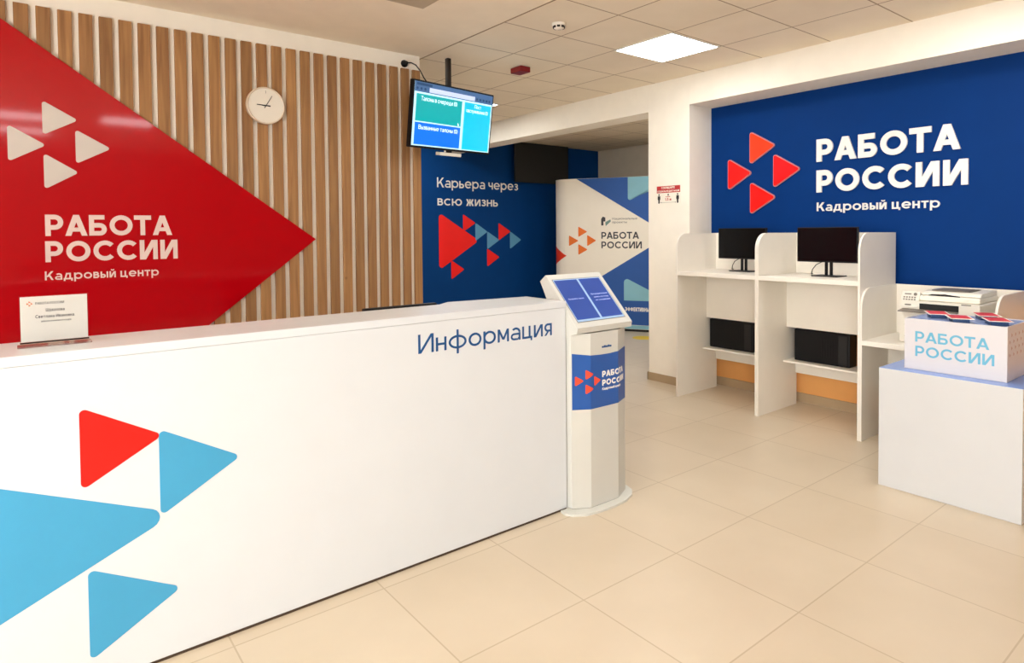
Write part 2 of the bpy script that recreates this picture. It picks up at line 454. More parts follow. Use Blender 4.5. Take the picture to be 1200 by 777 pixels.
    if c == 'З':
        r1 = y(.27); r2 = y(.29)
        return AR(.33 * H, H - r1, .34 * H, r1, -90, 150, w) + AR(.33 * H, r2 * 1.0, .36 * H, r2, -155, 90, w) + [R_(.2 * H, y(.5), .4 * H, y(.5) + w * .8)], .69 * H
    if c == 'Ч':
        W = .76 * H
        return [R_(W - w, 0, W, H), R_(0, y(.62), w, H)] + AR(y(.3), y(.66), y(.3), y(.3), 180, 270, w) + [R_(y(.3), y(.36), W, y(.36) + w)], W
    if c == 'Ш': return [R_(0, 0, 1.16 * H, w), R_(0, 0, w, H), R_(1.16 * H - w, 0, 1.16 * H, H), R_(.58 * H - w / 2, 0, .58 * H + w / 2, H)], 1.16 * H
    if c == 'У':
        W = .86 * H; s = w * 1.1
        return [PA(W * .45 - s / 2, W * .45 + s / 2, y(.3), 0, s, H), PA(W * .2, W * .2 + s, 0, W - s, W, H)], W
    if c == 'Ф':
        W = 1.1 * H
        return [R_(W / 2 - w / 2, 0, W / 2 + w / 2, H)] + AR(W / 2, H * .52, W / 2, H * .38, 0, 360, w), W
    if c == 'Х':
        W = .86 * H; s = w * 1.2
        return [PA(0, s, 0, W - s, W, H), PA(W - s, W, 0, 0, s, H)], W
    return [R_(0, 0, .5 * H, H)], .5 * H

def text(s, x, z, cap, w, width=None, track=0.0):
    """lettering as polygons; lower left corner at (x, z); capital height cap; stroke w as share of cap"""
    out = []; cur = 0.0; pen = w
    for i, ch in enumerate(s):
        p, adv = glyph(ch, pen)
        out += [[(cur + a, b) for a, b in q] for q in p]
        gap = 0.13 + track
        if ch in 'ТГАУ' or i + 1 < len(s) and s[i + 1] in 'ТАУ': gap *= 0.55
        cur += adv + (gap if i + 1 < len(s) else 0)
    sx = cap if width is None else width / cur
    return [[(x + a * sx, z + b * cap) for a, b in q] for q in out]

def letters(name, items, fr, m, parent, c0=0.0, c1=0.002):
    for it in items:
        bm = B(); polys(bm, text(*it), fr, c0, c1)
        o = obj(name, bm, m, parent)
    return o

# ================================================================== SETTING
HC = 2.985
X_MIN, Y_MIN = -2.6, -3.6
XW, YS = 4.98, 4.77
bm = B(); box(bm, X_MIN, 8.3, Y_MIN, 8.4, -0.1, 0.0); struct('floor', bm, 'floor')
bm = B()
box(bm, X_MIN, 2.685, Y_MIN, 4.9, HC, HC + 0.1)
n0 = len(bm.faces)
box(bm, 2.685, 5.0, Y_MIN, 8.4, HC, HC + 0.1)
bm.faces.ensure_lookup_table()
for f in bm.faces[n0:]: f.material_index = 1
struct('ceiling', bm, ['ceil', 'tileceil'])
bm = B(); box(bm, 2.679, 2.688, Y_MIN, 8.27, HC - .003, HC); struct('trim_1', bm, 'seam')
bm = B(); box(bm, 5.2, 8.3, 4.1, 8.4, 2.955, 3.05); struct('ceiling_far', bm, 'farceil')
# slatted wall and its return
bm = B(); box(bm, X_MIN, 2.645, YS, YS + 0.12, 0, HC); struct('wall_back', bm, 'wall')
bm = B(); box(bm, 2.545, 2.645, YS + 0.12, 8.27, 0, HC); struct('wall_return', bm, 'wall')
bm = B()
k = -24
while k <= 25:
    x = SLAT_0 + SLAT_P * k
    box(bm, x, x + 0.069, 4.748, YS, 0.02, 2.862, 0.002, 1); k += 1
struct('wall_slats', bm, 'wood')
bm = B(); box(bm, 2.545, 8.3, 8.27, 8.4, 0, HC); struct('wall_far_blue', bm, 'bluew')
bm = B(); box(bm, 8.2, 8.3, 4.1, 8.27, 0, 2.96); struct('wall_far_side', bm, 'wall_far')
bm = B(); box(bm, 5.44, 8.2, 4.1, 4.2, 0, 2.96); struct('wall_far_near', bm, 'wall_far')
# right wall: pillar, header over the niche, niche back, beam
bm = B(); box(bm, XW, 5.44, 3.798, 4.305, 0, HC, 0.004, 2); struct('wall_pillar', bm, 'wall')
bm = B(); box(bm, XW, 5.44, Y_MIN, 3.798, 2.71, HC); struct('wall_header', bm, 'wall')
bm = B(); box(bm, XW, 5.265, 4.305, 8.27, 2.71, HC); struct('wall_beam', bm, 'wall')
bm = B(); box(bm, 5.34, 5.44, Y_MIN, 3.798, 0, 2.71); struct('wall_niche', bm, 'orange')
bm = B(); box(bm, 5.328, 5.34, Y_MIN, 3.797, 0, 0.08); struct('baseboard_niche', bm, 'base')
bm = B(); box(bm, 4.968, 4.98, 3.9, 4.317, 0, 0.08, 0.002, 1); box(bm, 4.968, 5.452, 4.305, 4.317, 0, 0.08)
box(bm, 4.968, 4.98, 3.795, 3.9, 0, 0.08); struct('baseboard_pillar', bm, 'base')
# walls behind the camera
WY0, WY1, WZ0, WZ1 = -3.3, 2.5, 0.3, 2.75
bm = B(); box(bm, X_MIN - 0.1, X_MIN, Y_MIN, WY0, 0, HC); box(bm, X_MIN - 0.1, X_MIN, WY1, 4.9, 0, HC)
box(bm, X_MIN - 0.1, X_MIN, WY0, WY1, 0, WZ0); box(bm, X_MIN - 0.1, X_MIN, WY0, WY1, WZ1, HC); struct('wall_left', bm, 'wall')
bm = B()
for y in (WY0 + .03, WY0 + 1.93, WY0 + 3.87, WY1 - .03): box(bm, X_MIN - 0.08, X_MIN - 0.02, y - .03, y + .03, WZ0, WZ1)
for z in (WZ0 + .03, WZ1 - .03):
    for q in range(3): box(bm, X_MIN - 0.08, X_MIN - 0.02, WY0 + .06 + q * 1.935, WY0 + 1.9 + q * 1.935, z - .03, z + .03)
struct('added_window_1', bm, 'frame')  # unseen window and its opening in wall_left, added to brighten ceiling and pillar
bm = B(); box(bm, X_MIN - 0.1, 5.44, Y_MIN - 0.1, Y_MIN, 0, HC); struct('wall_front', bm, 'wall_dim')

# ================================================================== CEILING THINGS
def ceiling_light(cx, cy, label, group=None, sx=0.595, sy=0.59, HC=HC):
    t = thing('ceiling_light', label, 'ceiling light', (cx, cy, HC), group)
    bm = B(); hx, hy = sx / 2, sy / 2
    for a in ((-hx, hx, -hy, -hy + 0.012), (-hx, hx, hy - 0.012, hy), (-hx, -hx + 0.012, -hy + 0.012, hy - 0.012), (hx - 0.012, hx, -hy + 0.012, hy - 0.012)):
        box(bm, cx + a[0], cx + a[1], cy + a[2], cy + a[3], HC - 0.008, HC, 0.001, 1)
    obj('frame', bm, 'frame', t)
    bm = B(); box(bm, cx - hx + 0.012, cx + hx - 0.012, cy - hy + 0.012, cy + hy - 0.012, HC - 0.005, HC)
    obj('diffuser', bm, 'led', t)
    return t
ceiling_light(4.1, 3.35, 'lit square white light panel set in the ceiling tiles near the pillar')
ceiling_light(4.05, 6.285, 'lit square light panel in the ceiling tiles behind the hanging queue screen')
ceiling_light(4.1075, 7.465, 'added unseen square light panel in the ceiling tiles close to the dark blue far wall')  # hidden panel added for more light at the back of the hall
LB = 'unseen lit square light panel in the ceiling on the camera side of the hall'
for cx, cy in ((4.1, 1.28), (2.9, 2.2), (0.1, -0.55), (1.15, -0.3), (0.1, -1.9)):  # first two added to brighten the back; the others match the board's reflected band
    ceiling_light(cx, cy, LB, 'ceiling light panels over the visitor side')

for cx, cy in ((5.75, 4.85), (7.2, 5.0)): ceiling_light(cx, cy, 'added unseen square light panel in the ceiling of the far room beyond the pillar', 'added far room ceiling light panels', HC=2.955)  # out of view, added to brighten the banner and the far wall
t = thing('ceiling_hatch', 'grey square flush hatch in the plain ceiling above the slatted wall', 'hatch', (1.79, 3.42, HC))
bm = B(); box(bm, 1.49, 2.09, 3.12, 3.72, HC - 0.006, HC, 0.002, 1); obj('hatch_panel', bm, 'hatch', t)
bm = B()
for a in ((1.48, 2.10, 3.11, 3.12), (1.48, 2.10, 3.72, 3.73), (1.48, 1.49, 3.12, 3.72), (2.09, 2.10, 3.12, 3.72)): box(bm, *a, HC - 0.004, HC)
obj('hatch_frame', bm, 'hatch', t)

t = thing('smoke_detector', 'small round white smoke detector with dark slots on the tiled ceiling', 'smoke detector', (3.01, 3.42, HC))
fr = frame((3.01, 3.42, HC), (1, 0, 0), (0, -1, 0), (0, 0, -1))
bm = B(); lathe(bm, [(0.05, 0), (0.05, 0.012), (0.044, 0.016), (0.036, 0.034), (0.02, 0.04)], fr, 32); obj('housing', bm, 'detector', t, True)
bm = B()
for q in range(8):
    a = q * PI / 4; ca, sa = math.cos(a), math.sin(a)
    prism(bm, [(ca * .03 - sa * .009, sa * .03 + ca * .009), (ca * .03 + sa * .009, sa * .03 - ca * .009), (ca * .043 + sa * .011, sa * .043 - ca * .011), (ca * .043 - sa * .011, sa * .043 + ca * .011)], fr, 0.02, 0.0335)
obj('slots', bm, 'hand', t)

t = thing('fire_alarm', 'small dark red fire alarm sounder box under the tiled ceiling', 'fire alarm', (3.53, 4.53, HC))
bm = B(); box(bm, 3.475, 3.585, 4.46, 4.61, HC - 0.052, HC - 0.004, 0.006, 2); obj('housing', bm, 'alarm', t)
bm = B(); box(bm, 3.49, 3.57, 4.475, 4.595, HC - 0.004, HC); obj('mounting_plate', bm, 'frame', t)

# ---------------- ceiling television
tv = thing('ceiling_television', 'lit queue screen with teal and blue blocks hanging from a ceiling pole', 'television', (2.85, 4.56, HC))
yaw, tilt, roll = math.radians(13.57), math.radians(8.29), math.radians(1.32)
TW, TH = 0.93, 0.523
rv = Vector((math.cos(yaw), math.sin(yaw), 0)); nh = Vector((math.sin(yaw), -math.cos(yaw), 0))
nv = nh * math.cos(tilt) + Vector((0, 0, -1)) * math.sin(tilt)
uv = nv.cross(rv)
if uv.z < 0: uv = -uv
r2 = rv * math.cos(roll) + uv * math.sin(roll); u2 = uv * math.cos(roll) - rv * math.sin(roll)
TC = Vector((2.850, 4.563, 2.455))
fr = frame(TC, r2, u2, nv)
hw, hh = TW / 2, TH / 2
bm = B(); prism(bm, round_poly(R_(-hw, -hh, hw, hh), 0.008, 3), fr, -0.04, 0.0)
prism(bm, round_poly(R_(-hw * .6, -hh * .6, hw * .6, hh * .6), 0.01, 3), fr, -0.065, -0.04)
obj('housing', bm, 'black', tv)
bz = 0.013
bm = B(); prism(bm, R_(-hw + bz, -hh + bz + .004, hw - bz, hh - bz), fr, 0.0002, 0.0016)
scr = obj('screen', bm, 'tvpage', tv)
sx0, sx1, sy0, sy1 = -hw + bz, hw - bz, -hh + bz + .004, hh - bz
SW, SH = sx1 - sx0, sy1 - sy0
def sp(a, b): return (sx0 + a * SW, sy1 - b * SH)
def srect(a0, b0, a1, b1):
    p, q = sp(a0, b1), sp(a1, b0); return R_(p[0], p[1], q[0], q[1])
bm = B(); prism(bm, srect(0, 0, 1, .155), fr, .0017, .0026); obj('toolbar', bm, 'tvbar', scr)
bm = B(); prism(bm, srect(.17, .068, .75, .143), fr, .0027, .0034); obj('address_field', bm, 'tvaddr', scr)
for a in (.03, .075, .12, .78, .825, .87, .915, .955):
    bm = B(); p = sp(a, .105); prism(bm, [(p[0] + .011 * math.cos(q * PI / 5), p[1] + .011 * math.sin(q * PI / 5)) for q in range(10)], fr, .0027, .0032); obj('toolbar_icon', bm, 'infob', scr)
bm = B(); prism(bm, srect(.02, .015, .2, .055), fr, .0027, .0032); obj('toolbar_tab', bm, 'infob', scr)
bm = B(); prism(bm, srect(.025, .185, .585, .61), fr, .0017, .0026); obj('teal_block', bm, 'tvteal', scr)
bm = B(); prism(bm, srect(.025, .63, .585, .98), fr, .0017, .0026); obj('blue_block', bm, 'tvblue', scr)
bm = B(); prism(bm, srect(.62, .185, .985, .985), fr, .0017, .0026); obj('cyan_block', bm, 'tvcyan', scr)
def tvt(s, a, b, cap, width):
    p = sp(a, b); return (s, p[0], p[1], cap, .11, width)
letters('screen_text', [tvt('Талоны в очереди (0)', .08, .285, .034, .44 * SW), tvt('Вызванные талоны (0)', .07, .735, .034, .48 * SW),
        tvt('Пост', .755, .265, .03, .09 * SW), tvt('обслуживания (0)', .645, .345, .03, .3 * SW)], fr, 'tvwhite', scr, .0027, .0032)
bm = B(); p = sp(.545, .6); prism(bm, [(p[0], p[1]), (p[0] + .016, p[1]), (p[0], p[1] + .024)], fr, .0033, .0038); obj('cursor', bm, 'tvwhite', scr)
bm = B(); box(bm, 2.845, 2.885, 4.655, 4.695, 2.42, HC, 0.004, 1); obj('pole', bm, 'pole', tv)
bm = B(); prism(bm, R_(-.06, -.1, .06, .1), fr, -.1, -.06); obj('bracket', bm, 'pole', tv)
bm = B(); prism(bm, round_poly(R_(-.135, -hh - .043, .115, -hh - .016), .006, 3), fr, -.05, .0); obj('receiver_box', bm, 'printer', tv)
bm = B(); prism(bm, R_(-.03, -hh - .016, .01, -hh), fr, -.04, -.01); obj('receiver_clip', bm, 'black', tv)

# ---------------- plug and cable
t = thing('power_plug', 'black plug with short cable on the wall top behind the queue screen', 'plug', (2.503, 4.77, 2.904))
fr = frame((2.503, 4.77, 2.904), (1, 0, 0), (0, 0, 1), (0, -1, 0))
bm = B(); lathe(bm, [(.03, 0), (.03, .006), (.022, .012), (.02, .03), (.012, .05)], fr, 20); obj('plug_body', bm, 'black', t, True)
bm = B(); tube(bm, [(2.503, 4.735, 2.904), (2.53, 4.70, 2.902), (2.56, 4.68, 2.885), (2.59, 4.66, 2.84), (2.62, 4.65, 2.78), (2.645, 4.63, 2.735), (2.66, 4.61, 2.70)], .005); obj('cable', bm, 'black', t, True)

# ================================================================== RIGHT WALL SIGN
FRW = frame((5.325, 0, 0), (0, -1, 0), (0, 0, 1), (-1, 0, 0))
t = thing('wall_sign', 'large navy blue wall board with red triangle emblem and raised white lettering', 'sign', (5.34, 2.2, 1.0))
bm = B(); box(bm, 5.325, 5.34, -3.0, 3.797, 1.0, 2.7095); obj('board', bm, 'blue', t)
def raised(name, poly, fr, m, parent, h, rimw, lab=None):
    bm = B(); prism(bm, poly, fr, 0, h); o = obj(name, bm, m, parent)
    if lab: o['label'] = lab
    return o
for (y0, y1, z0, z1, m, lab) in ((3.601, 3.354, 1.905, 2.188, 'redtri', None), (3.368, 3.118, 2.134, 2.42, 'ortri', 'orange red triangle'), (3.13, 2.88, 1.902, 2.191, 'redtri', None), (3.363, 3.113, 1.669, 1.952, 'redtri', None)):
    raised('emblem_triangle', tri(-y0 + .008, -y1 - .010, z0 + .009, z1 - .009, .014), FRW, m, t, .02, .01, lab)
    ed = raised('emblem_edge', tri(-y0, -y1, z0, z1, .022), FRW, 'rim', t, .014, 0, 'pale pink edge')
letters('lettering', [('РАБОТА', -2.728, 2.091, .189, .235, 1.07)], FRW, 'letter', t, 0, .016)
letters('lettering', [('РОССИИ', -2.727, 1.831, .187, .235, 1.117)], FRW, 'letter', t, 0, .016)
letters('lettering', [('Кадровый центр', -2.726, 1.672, .074, .16, .936)], FRW, 'letter', t, 0, .01)

# ================================================================== RED SIGN ON THE SLATTED WALL
FSL = frame((0, 4.74, 0), (1, 0, 0), (0, 0, 1), (0, -1, 0))
t = thing('wall_sign', 'glossy red arrow shaped board with pale emblem and lettering on wooden slats', 'sign', (0.5, 4.748, 0.9))
bm = B(); prism(bm, [(-1.9, 0.05), (0.0, 0.133), (1.735, 1.474), (-0.06, 2.762), (-1.9, 2.80)], FSL, -.008, .004)
obj('board', bm, 'red', t)
for (x0, x1, z0, z1) in ((-.033, .132, 1.952, 2.147), (.128, .289, 2.118, 2.303), (.284, .452, 1.957, 2.147), (.129, .287, 1.799, 1.993)):
    raised('emblem_triangle', tri(x0, x1, z0, z1, .012), FSL, 'greyw', t, .008, 0)
letters('lettering', [('РАБОТА', .127, 1.515, .126, .22, .66)], FSL, 'pinkish', t, .004, .0065)
letters('lettering', [('РОССИИ', .124, 1.360, .124, .22, .692)], FSL, 'pinkish', t, .004, .0065)
letters('lettering', [('Кадровый центр', .119, 1.254, .052, .16, .586)], FSL, 'pinkish', t, .004, .006)

# ---------------- clock
t = thing('wall_clock', 'round white wall clock with thin black hands on the wooden slats', 'clock', (1.389, 4.748, 2.424))
fr = frame((1.389, 4.748, 2.424), (1, 0, 0), (0, 0, 1), (0, -1, 0))
bm = B(); lathe(bm, [(.128, 0), (.131, .004), (.131, .03), (.128, .036), (.122, .036), (.119, .028)], fr, 72); obj('rim', bm, 'clockr', t, True)
bm = B(); lathe(bm, [(.12, .026), (.12, .029)], fr, 72); obj('dial', bm, 'clockw', t)
bm = B(); prism(bm, R_(-.0012, .086, .0012, .106), fr, .0291, .0296); obj('hour_mark', bm, 'pgrey', t)
def hand(a, l0, l1, wd, h):
    bm = B(); d = Vector((math.sin(a), math.cos(a))); s = Vector((d.y, -d.x))
    prism(bm, [tuple(d * l0 - s * wd), tuple(d * l0 + s * wd), tuple(d * l1 + s * wd * .7), tuple(d * l1 - s * wd * .7)], fr, h, h + .001)
    return obj('clock_hand', bm, 'hand', t)
hand(math.radians(272), -.03, .062, .0042, .0315)
hand(math.radians(30), -.022, .082, .0024, .0335)

# ================================================================== FAR ROOM
FFR = frame((0, 8.27, 0), (1, 0, 0), (0, 0, 1), (0, -1, 0))
t = thing('wall_graphic', 'white slogan with red and pale blue triangles on the dark blue far wall', 'wall graphic', (5.5, 8.27, .8))
letters('lettering', [('Карьера через', 4.853, 2.185, .146, .135, 1.51)], FFR, 'letter', t, 0, .006)
letters('lettering', [('всю жизнь', 4.856, 1.917, .14, .135, 1.10)], FFR, 'letter', t, 0, .006)
for (x0, x1, z0, z1, m, r) in ((4.873, 5.546, .985, 1.778, 'wallred', .045), (5.30, 5.519, 1.53, 1.781, 'wallred', .012), (5.966, 6.194, 1.386, 1.651, 'wallred', .012),
                               (5.741, 5.97, .978, 1.248, 'wallred', .012), (5.082, 5.306, .81, 1.083, 'wallred', .012),
                               (5.525, 5.742, 1.386, 1.651, 'wallsky', .012), (5.745, 5.972, 1.252, 1.517, 'wallsky', .012), (6.193, 6.411, 1.247, 1.514, 'wallsky', .012)):
    o = raised('graphic_triangle', tri(x0, x1, z0, z1, r), FFR, m, t, .004 if r < .03 else .003, 0)
    o['label'] = 'large red triangle' if r > .03 else ('small red triangle' if m == 'wallred' else 'small pale blue triangle')

t = thing('wall_television', 'switched off black television high on the dark blue far wall', 'television', (6.77, 8.27, 2.64))
bm = B(); box(bm, 6.2, 7.34, 8.12, 8.16, 2.31, 2.95, .004, 1); obj('housing', bm, 'blackm', t)
bm = B(); box(bm, 6.215, 7.325, 8.118, 8.1198, 2.33, 2.935); obj('screen', bm, 'blackm', t)
bm = B(); box(bm, 6.6, 6.95, 8.16, 8.27, 2.5, 2.8); obj('wall_bracket', bm, 'black', t)

# pop-up banner
bl, br_ = Vector((6.556, 7.61, 0)), Vector((7.278, 6.305, 0))
ud = (br_ - bl).normalized(); nb = Vector((-ud.y, ud.x, 0))
if nb.dot(Vector((0, 0, 0)) - br_) < 0: nb = -nb
U0, U1 = -1.26, 0.62     # flat part
RB = 0.27
def bpath(u):
    """front surface of the banner: flat, with rounded ends bending back"""
    def bend(s):
        th = min(s / RB, PI * .62); return RB * math.sin(th), -RB * (1 - math.cos(th))
    if u < U0:
        dx, dn = bend(U0 - u); p = br_ + ud * (U0 - dx) + nb * dn; th = min((U0 - u) / RB, PI * .62)
        n = nb * math.cos(th) - ud * math.sin(th)
    elif u > U1:
        dx, dn = bend(u - U1); p = br_ + ud * (U1 + dx) + nb * dn; th = min((u - U1) / RB, PI * .62)
        n = nb * math.cos(th) + ud * math.sin(th)
    else: p, n = br_ + ud * u, nb
    return p, n
def fban(a, b, c):
    p, n = bpath(a); q = p + n * c; return Vector((q.x, q.y, b))
t = thing('display_banner', 'pale pop-up display banner with blue corners standing in the far room', 'banner', tuple(br_ + ud * -.4))
us = [U0 - RB * PI * .6 * q / 12 for q in range(12, 0, -1)] + [U0, -.9, -.5, 0, U1] + [U1 + RB * PI * .6 * q / 12 for q in range(1, 13)]
bm = B()
pl = [bpath(u)[0] for u in us]
lo = [bm.verts.new((p.x, p.y, .035)) for p in pl]; hi = [bm.verts.new((p.x, p.y, 2.325)) for p in pl]
for i in range(len(us) - 1): bm.faces.new((lo[i], lo[i + 1], hi[i + 1], hi[i]))
bm.faces.new((lo[0], hi[0], hi[-1], lo[-1])); bm.faces.new(hi); bm.faces.new(lo[::-1])
obj('banner_panel', bm, 'banner', t)
bm = B()
lo = [bm.verts.new((*(bpath(u)[0] - bpath(u)[1] * .006).xy, .0)) for u in us]; hi = [bm.verts.new((*(bpath(u)[0] - bpath(u)[1] * .006).xy, .035)) for u in us]
for i in range(len(us) - 1): bm.faces.new((lo[i], lo[i + 1], hi[i + 1], hi[i]))
bm.faces.new((lo[0], hi[0], hi[-1], lo[-1])); bm.faces.new(hi); bm.faces.new(lo[::-1])
obj('base', bm, 'blackm', t)
def bg(name, poly, m, c=.002, lab=None):
    bm = B(); prism(bm, poly, fban, 0.0, c); o = obj(name, bm, m, t)
    if lab: o['label'] = lab
bg('printed_corner', [(-1.107, 2.322), (U1, 2.322), (U1, 1.265)][::-1], 'bblue', .002, 'blue upper corner')
bg('printed_triangle', round_poly([(-.30, 2.321), (-.30, 1.955), (U1, 2.44 - .03), (U1, 2.321)], [0, .035, 0, 0]), 'bblue2', .003, 'pale blue upper triangle')
bg('printed_corner', [(-1.05, .62), (U1, 1.63), (U1, .10), (-1.24, .10), (-1.24, .505)], 'bblue', .002, 'blue lower corner')
bg('printed_triangle', round_poly([(-.365, .465), (-.365, .82), (.35, .465)], [0, .05, .03]), 'bblue2', .003, 'pale blue lower triangle')
bg('printed_stripe', R_(-1.24, .04, U1, .095), 'bblue2', .002, 'pale blue bottom stripe')
for (u0, u1, z0, z1) in ((-1.083, -.946, 1.431, 1.583), (-1.235, -1.088, 1.29, 1.446), (-.94, -.803, 1.29, 1.452), (-1.084, -.942, 1.153, 1.311)):
    bg('emblem_triangle', tri(u0, u1, z0, z1, .008), 'borange')
bm = B()
ur = [-1.28, -1.31, -1.35, -1.4, -1.45, -1.5, -1.55, -1.6, -1.66, -1.72]
for i in range(len(ur) - 1):
    f_ = lambda u: max(0.002, .162 * RB * math.sin(min(PI / 2, max(0, U0 - .02 - u) / RB)) / .262)
    prism(bm, [(ur[i + 1], 1.134 - f_(ur[i + 1])), (ur[i], 1.134 - f_(ur[i])), (ur[i], 1.134 + f_(ur[i])), (ur[i + 1], 1.134 + f_(ur[i + 1]))], fban, 0, .002)
o = obj('printed_triangle', bm, 'bred', t); o['label'] = 'red triangle on the rounded end'
letters('lettering', [('РАБОТА', -.713, 1.396, .104, .19, .58), ('РОССИИ', -.713, 1.251, .104, .19, .622)], fban, 'bdark', t, 0, .002)
letters('small_lettering', [('Национальные', -.541, 1.685, .033, .15, .385), ('проекты', -.541, 1.632, .033, .15, .225)], fban, 'bgrey', t, 0, .002)
letters('small_lettering', [('ЭФФЕКТИВНЫ', -.35, .306, .06, .26, .37)], fban, 'letter', t, 0, .0026)
bm = B(); prism(bm, [(-.715, 1.60), (-.68, 1.60), (-.68, 1.66), (-.65, 1.66), (-.65, 1.72), (-.69, 1.735), (-.715, 1.70)], fban, 0, .002); o = obj('badge', bm, 'bdark', t); o['label'] = 'dark half of the small badge'
bm = B(); prism(bm, [(-.645, 1.59), (-.565, 1.66), (-.57, 1.69), (-.65, 1.65)], fban, 0, .002); o = obj('badge', bm, 'teal', t); o['label'] = 'grey green half of the small badge'

t = thing('floor_marking', 'yellow tape mark on the floor in front of the pop-up banner', 'floor marking', (6.8, 6.02, 0))
bm = B(); lathe(bm, [(.15, 0.0002), (.15, .0015)], frame((6.85, 6.03, 0), (1, 0, 0), (0, 1, 0), (0, 0, 1)), 28); obj('tape', bm, 'yellow', t)

# ---------------- distance sign on the pillar
FPI = frame((XW, 0, 0), (0, -1, 0), (0, 0, 1), (-1, 0, 0))
t = thing('wall_notice', 'small white and red keep distance notice on the cream pillar', 'notice', (XW, 4.05, 1.87))
bm = B(); prism(bm, R_(-4.197, 1.776, -3.90, 1.957), FPI, .0003, .003); obj('plate', bm, 'signwhite', t)
bm = B(); prism(bm, R_(-4.193, 1.888, -3.904, 1.955), FPI, .003, .0036); obj('red_header', bm, 'signred', t)
letters('lettering', [('СОБЛЮДАЙТЕ', -4.135, 1.928, .02, .2, .165), ('СОЦИАЛЬНУЮ ДИСТАНЦИЮ', -4.185, 1.896, .017, .2, .27)], FPI, 'signwhite', t, .0036, .0042)
for xo in (-4.165, -3.935):
    bm = B()
    prism(bm, [(xo + .0085 * math.cos(q * PI / 6), 1.870 + .009 * math.sin(q * PI / 6)) for q in range(12)], FPI, .003, .0037)
    prism(bm, round_poly([(xo - .009, 1.785), (xo + .009, 1.785), (xo + .010, 1.822), (xo + .0165, 1.822), (xo + .0155, 1.858), (xo - .0155, 1.858), (xo - .0165, 1.822), (xo - .010, 1.822)], .003, 2), FPI, .003, .0037)
    obj('printed_figure', bm, 'signblack', t)
bm = B(); prism(bm, [(-4.05 + .008 * math.cos(q * PI / 4), 1.868 + .011 * math.sin(q * PI / 4)) for q in range(8)], FPI, .003, .0037); obj('printed_symbol', bm, 'signblack', t)
letters('lettering', [('НЕ МЕНЕЕ', -4.08, 1.845, .009, .2, .055), ('1,5 м', -4.088, 1.811, .026, .24, .075)], FPI, 'signred', t, .003, .0037)
bm = B(); prism(bm, R_(-4.135, 1.792, -3.965, 1.7945), FPI, .003, .0037); prism(bm, [(-4.135, 1.787), (-4.135, 1.7995), (-4.147, 1.7933)], FPI, .003, .0037); prism(bm, [(-3.965, 1.787), (-3.953, 1.7933), (-3.965, 1.7995)], FPI, .003, .0037); obj('printed_arrow', bm, 'pgrey', t)

# ================================================================== RECEPTION DESK
YD = 2.57
d = thing('reception_desk', 'long white reception desk with blue and red triangles and information lettering', 'desk', (0.65, 2.74, 0))
bm = B(); box(bm, -1.0, 2.296, YD, YD + .022, .012, 1.1072, .0015, 1); obj('front_panel', bm, 'deskw', d)
bm = B(); box(bm, -1.0, 2.299, YD - .002, 2.905, 1.108, 1.141, .002, 2); obj('countertop', bm, 'deskw', d)
bm = B(); prism(bm, [(1.715, 2.907), (2.299, 2.907), (2.296, 2.91), (1.80, 2.972)], frame((0, 0, 0), (1, 0, 0), (0, 1, 0), (0, 0, 1)), 1.108, 1.141); obj('countertop_corner', bm, 'deskw', d)
bm = B(); box(bm, 2.274, 2.296, YD + .022, 2.87, .012, 1.106, .001, 1); obj('end_panel', bm, 'deskw', d)
bm = B(); box(bm, -1.0, 2.296, YD + .004, 2.86, 0, .012); obj('plinth', bm, 'dark', d)
bm = B(); box(bm, -1.0, 2.27, YD + .022, 3.45, .72, .75, .002, 1); obj('worktop', bm, 'cream', d)
bm = B(); box(bm, -1.0, -.98, YD + .022, 3.44, 0.012, .719); obj('side_panel', bm, 'deskw', d)
bm = B(); box(bm, 2.25, 2.27, 2.92, 3.44, 0.0, .719); obj('side_panel', bm, 'deskw', d)
bm = B(); box(bm, .62, .64, YD + .022, 3.40, 0.0, .719); obj('side_panel', bm, 'deskw', d)
FD = frame((0, YD, 0), (1, 0, 0), (0, 0, 1), (0, -1, 0))
for (x0, x1, z0, z1, r, m, lab) in ((-.70, .368, .05, .994, .035, 'sky', 'largest sky blue triangle'), (.143, .371, .682, .94, .014, 'vred', 'red triangle'),
                              (.37, .626, .532, .823, .014, 'sky', 'sky blue triangle at the point'), (.155, .417, .102, .394, .014, 'sky', 'lowest sky blue triangle')):
    o = raised('graphic_triangle', tri(x0, x1, z0, z1, r), FD, m, d, .0012, 0); o['label'] = lab
o = letters('lettering', [('Информация', 1.40, .968, .087, .122, .796)], FD, 'infob', d, 0, .0015); o['label'] = 'blue information lettering'

# sign holder on the desk
t = thing('name_sign', 'clear acrylic stand with white name card on the reception desk', 'name sign', (0.09, 2.765, 1.141))
FS = frame((0, 2.752, 0), (1, 0, 0), (0, 0, 1), (0, -1, 0))
bm = B(); box(bm, .0, .186, 2.754, 2.757, 1.158, 1.311); cd = obj('name_card', bm, 'card', t)
fs2 = frame((0, 2.7538, 0), (1, 0, 0), (0, 0, 1), (0, -1, 0))
letters('lettering', [('РАБОТА РОССИИ', .041, 1.2835, .008, .17, .079), ('Шувалова', .069, 1.2585, .0105, .19, .052), ('Светлана Ивановна', .04, 1.237, .0105, .19, .108), ('инспектор', .056, 1.2225, .0065, .16, .083)], fs2, 'cardtext', cd, 0, .0003)
bm = B()
for (dx, dz) in ((-.0055, 0), (0, .0055), (.0055, 0), (0, -.0055)): prism(bm, tri(.0255 + dx - .0025, .0255 + dx + .003, 1.287 + dz - .003, 1.287 + dz + .003, .0004), fs2, 0, .0003)
obj('card_emblem', bm, 'borange', cd)
bm = B()
box(bm, -.003, .189, 2.7505, 2.7525, 1.146, 1.312)
box(bm, -.003, .189, 2.7585, 2.7605, 1.146, 1.312)
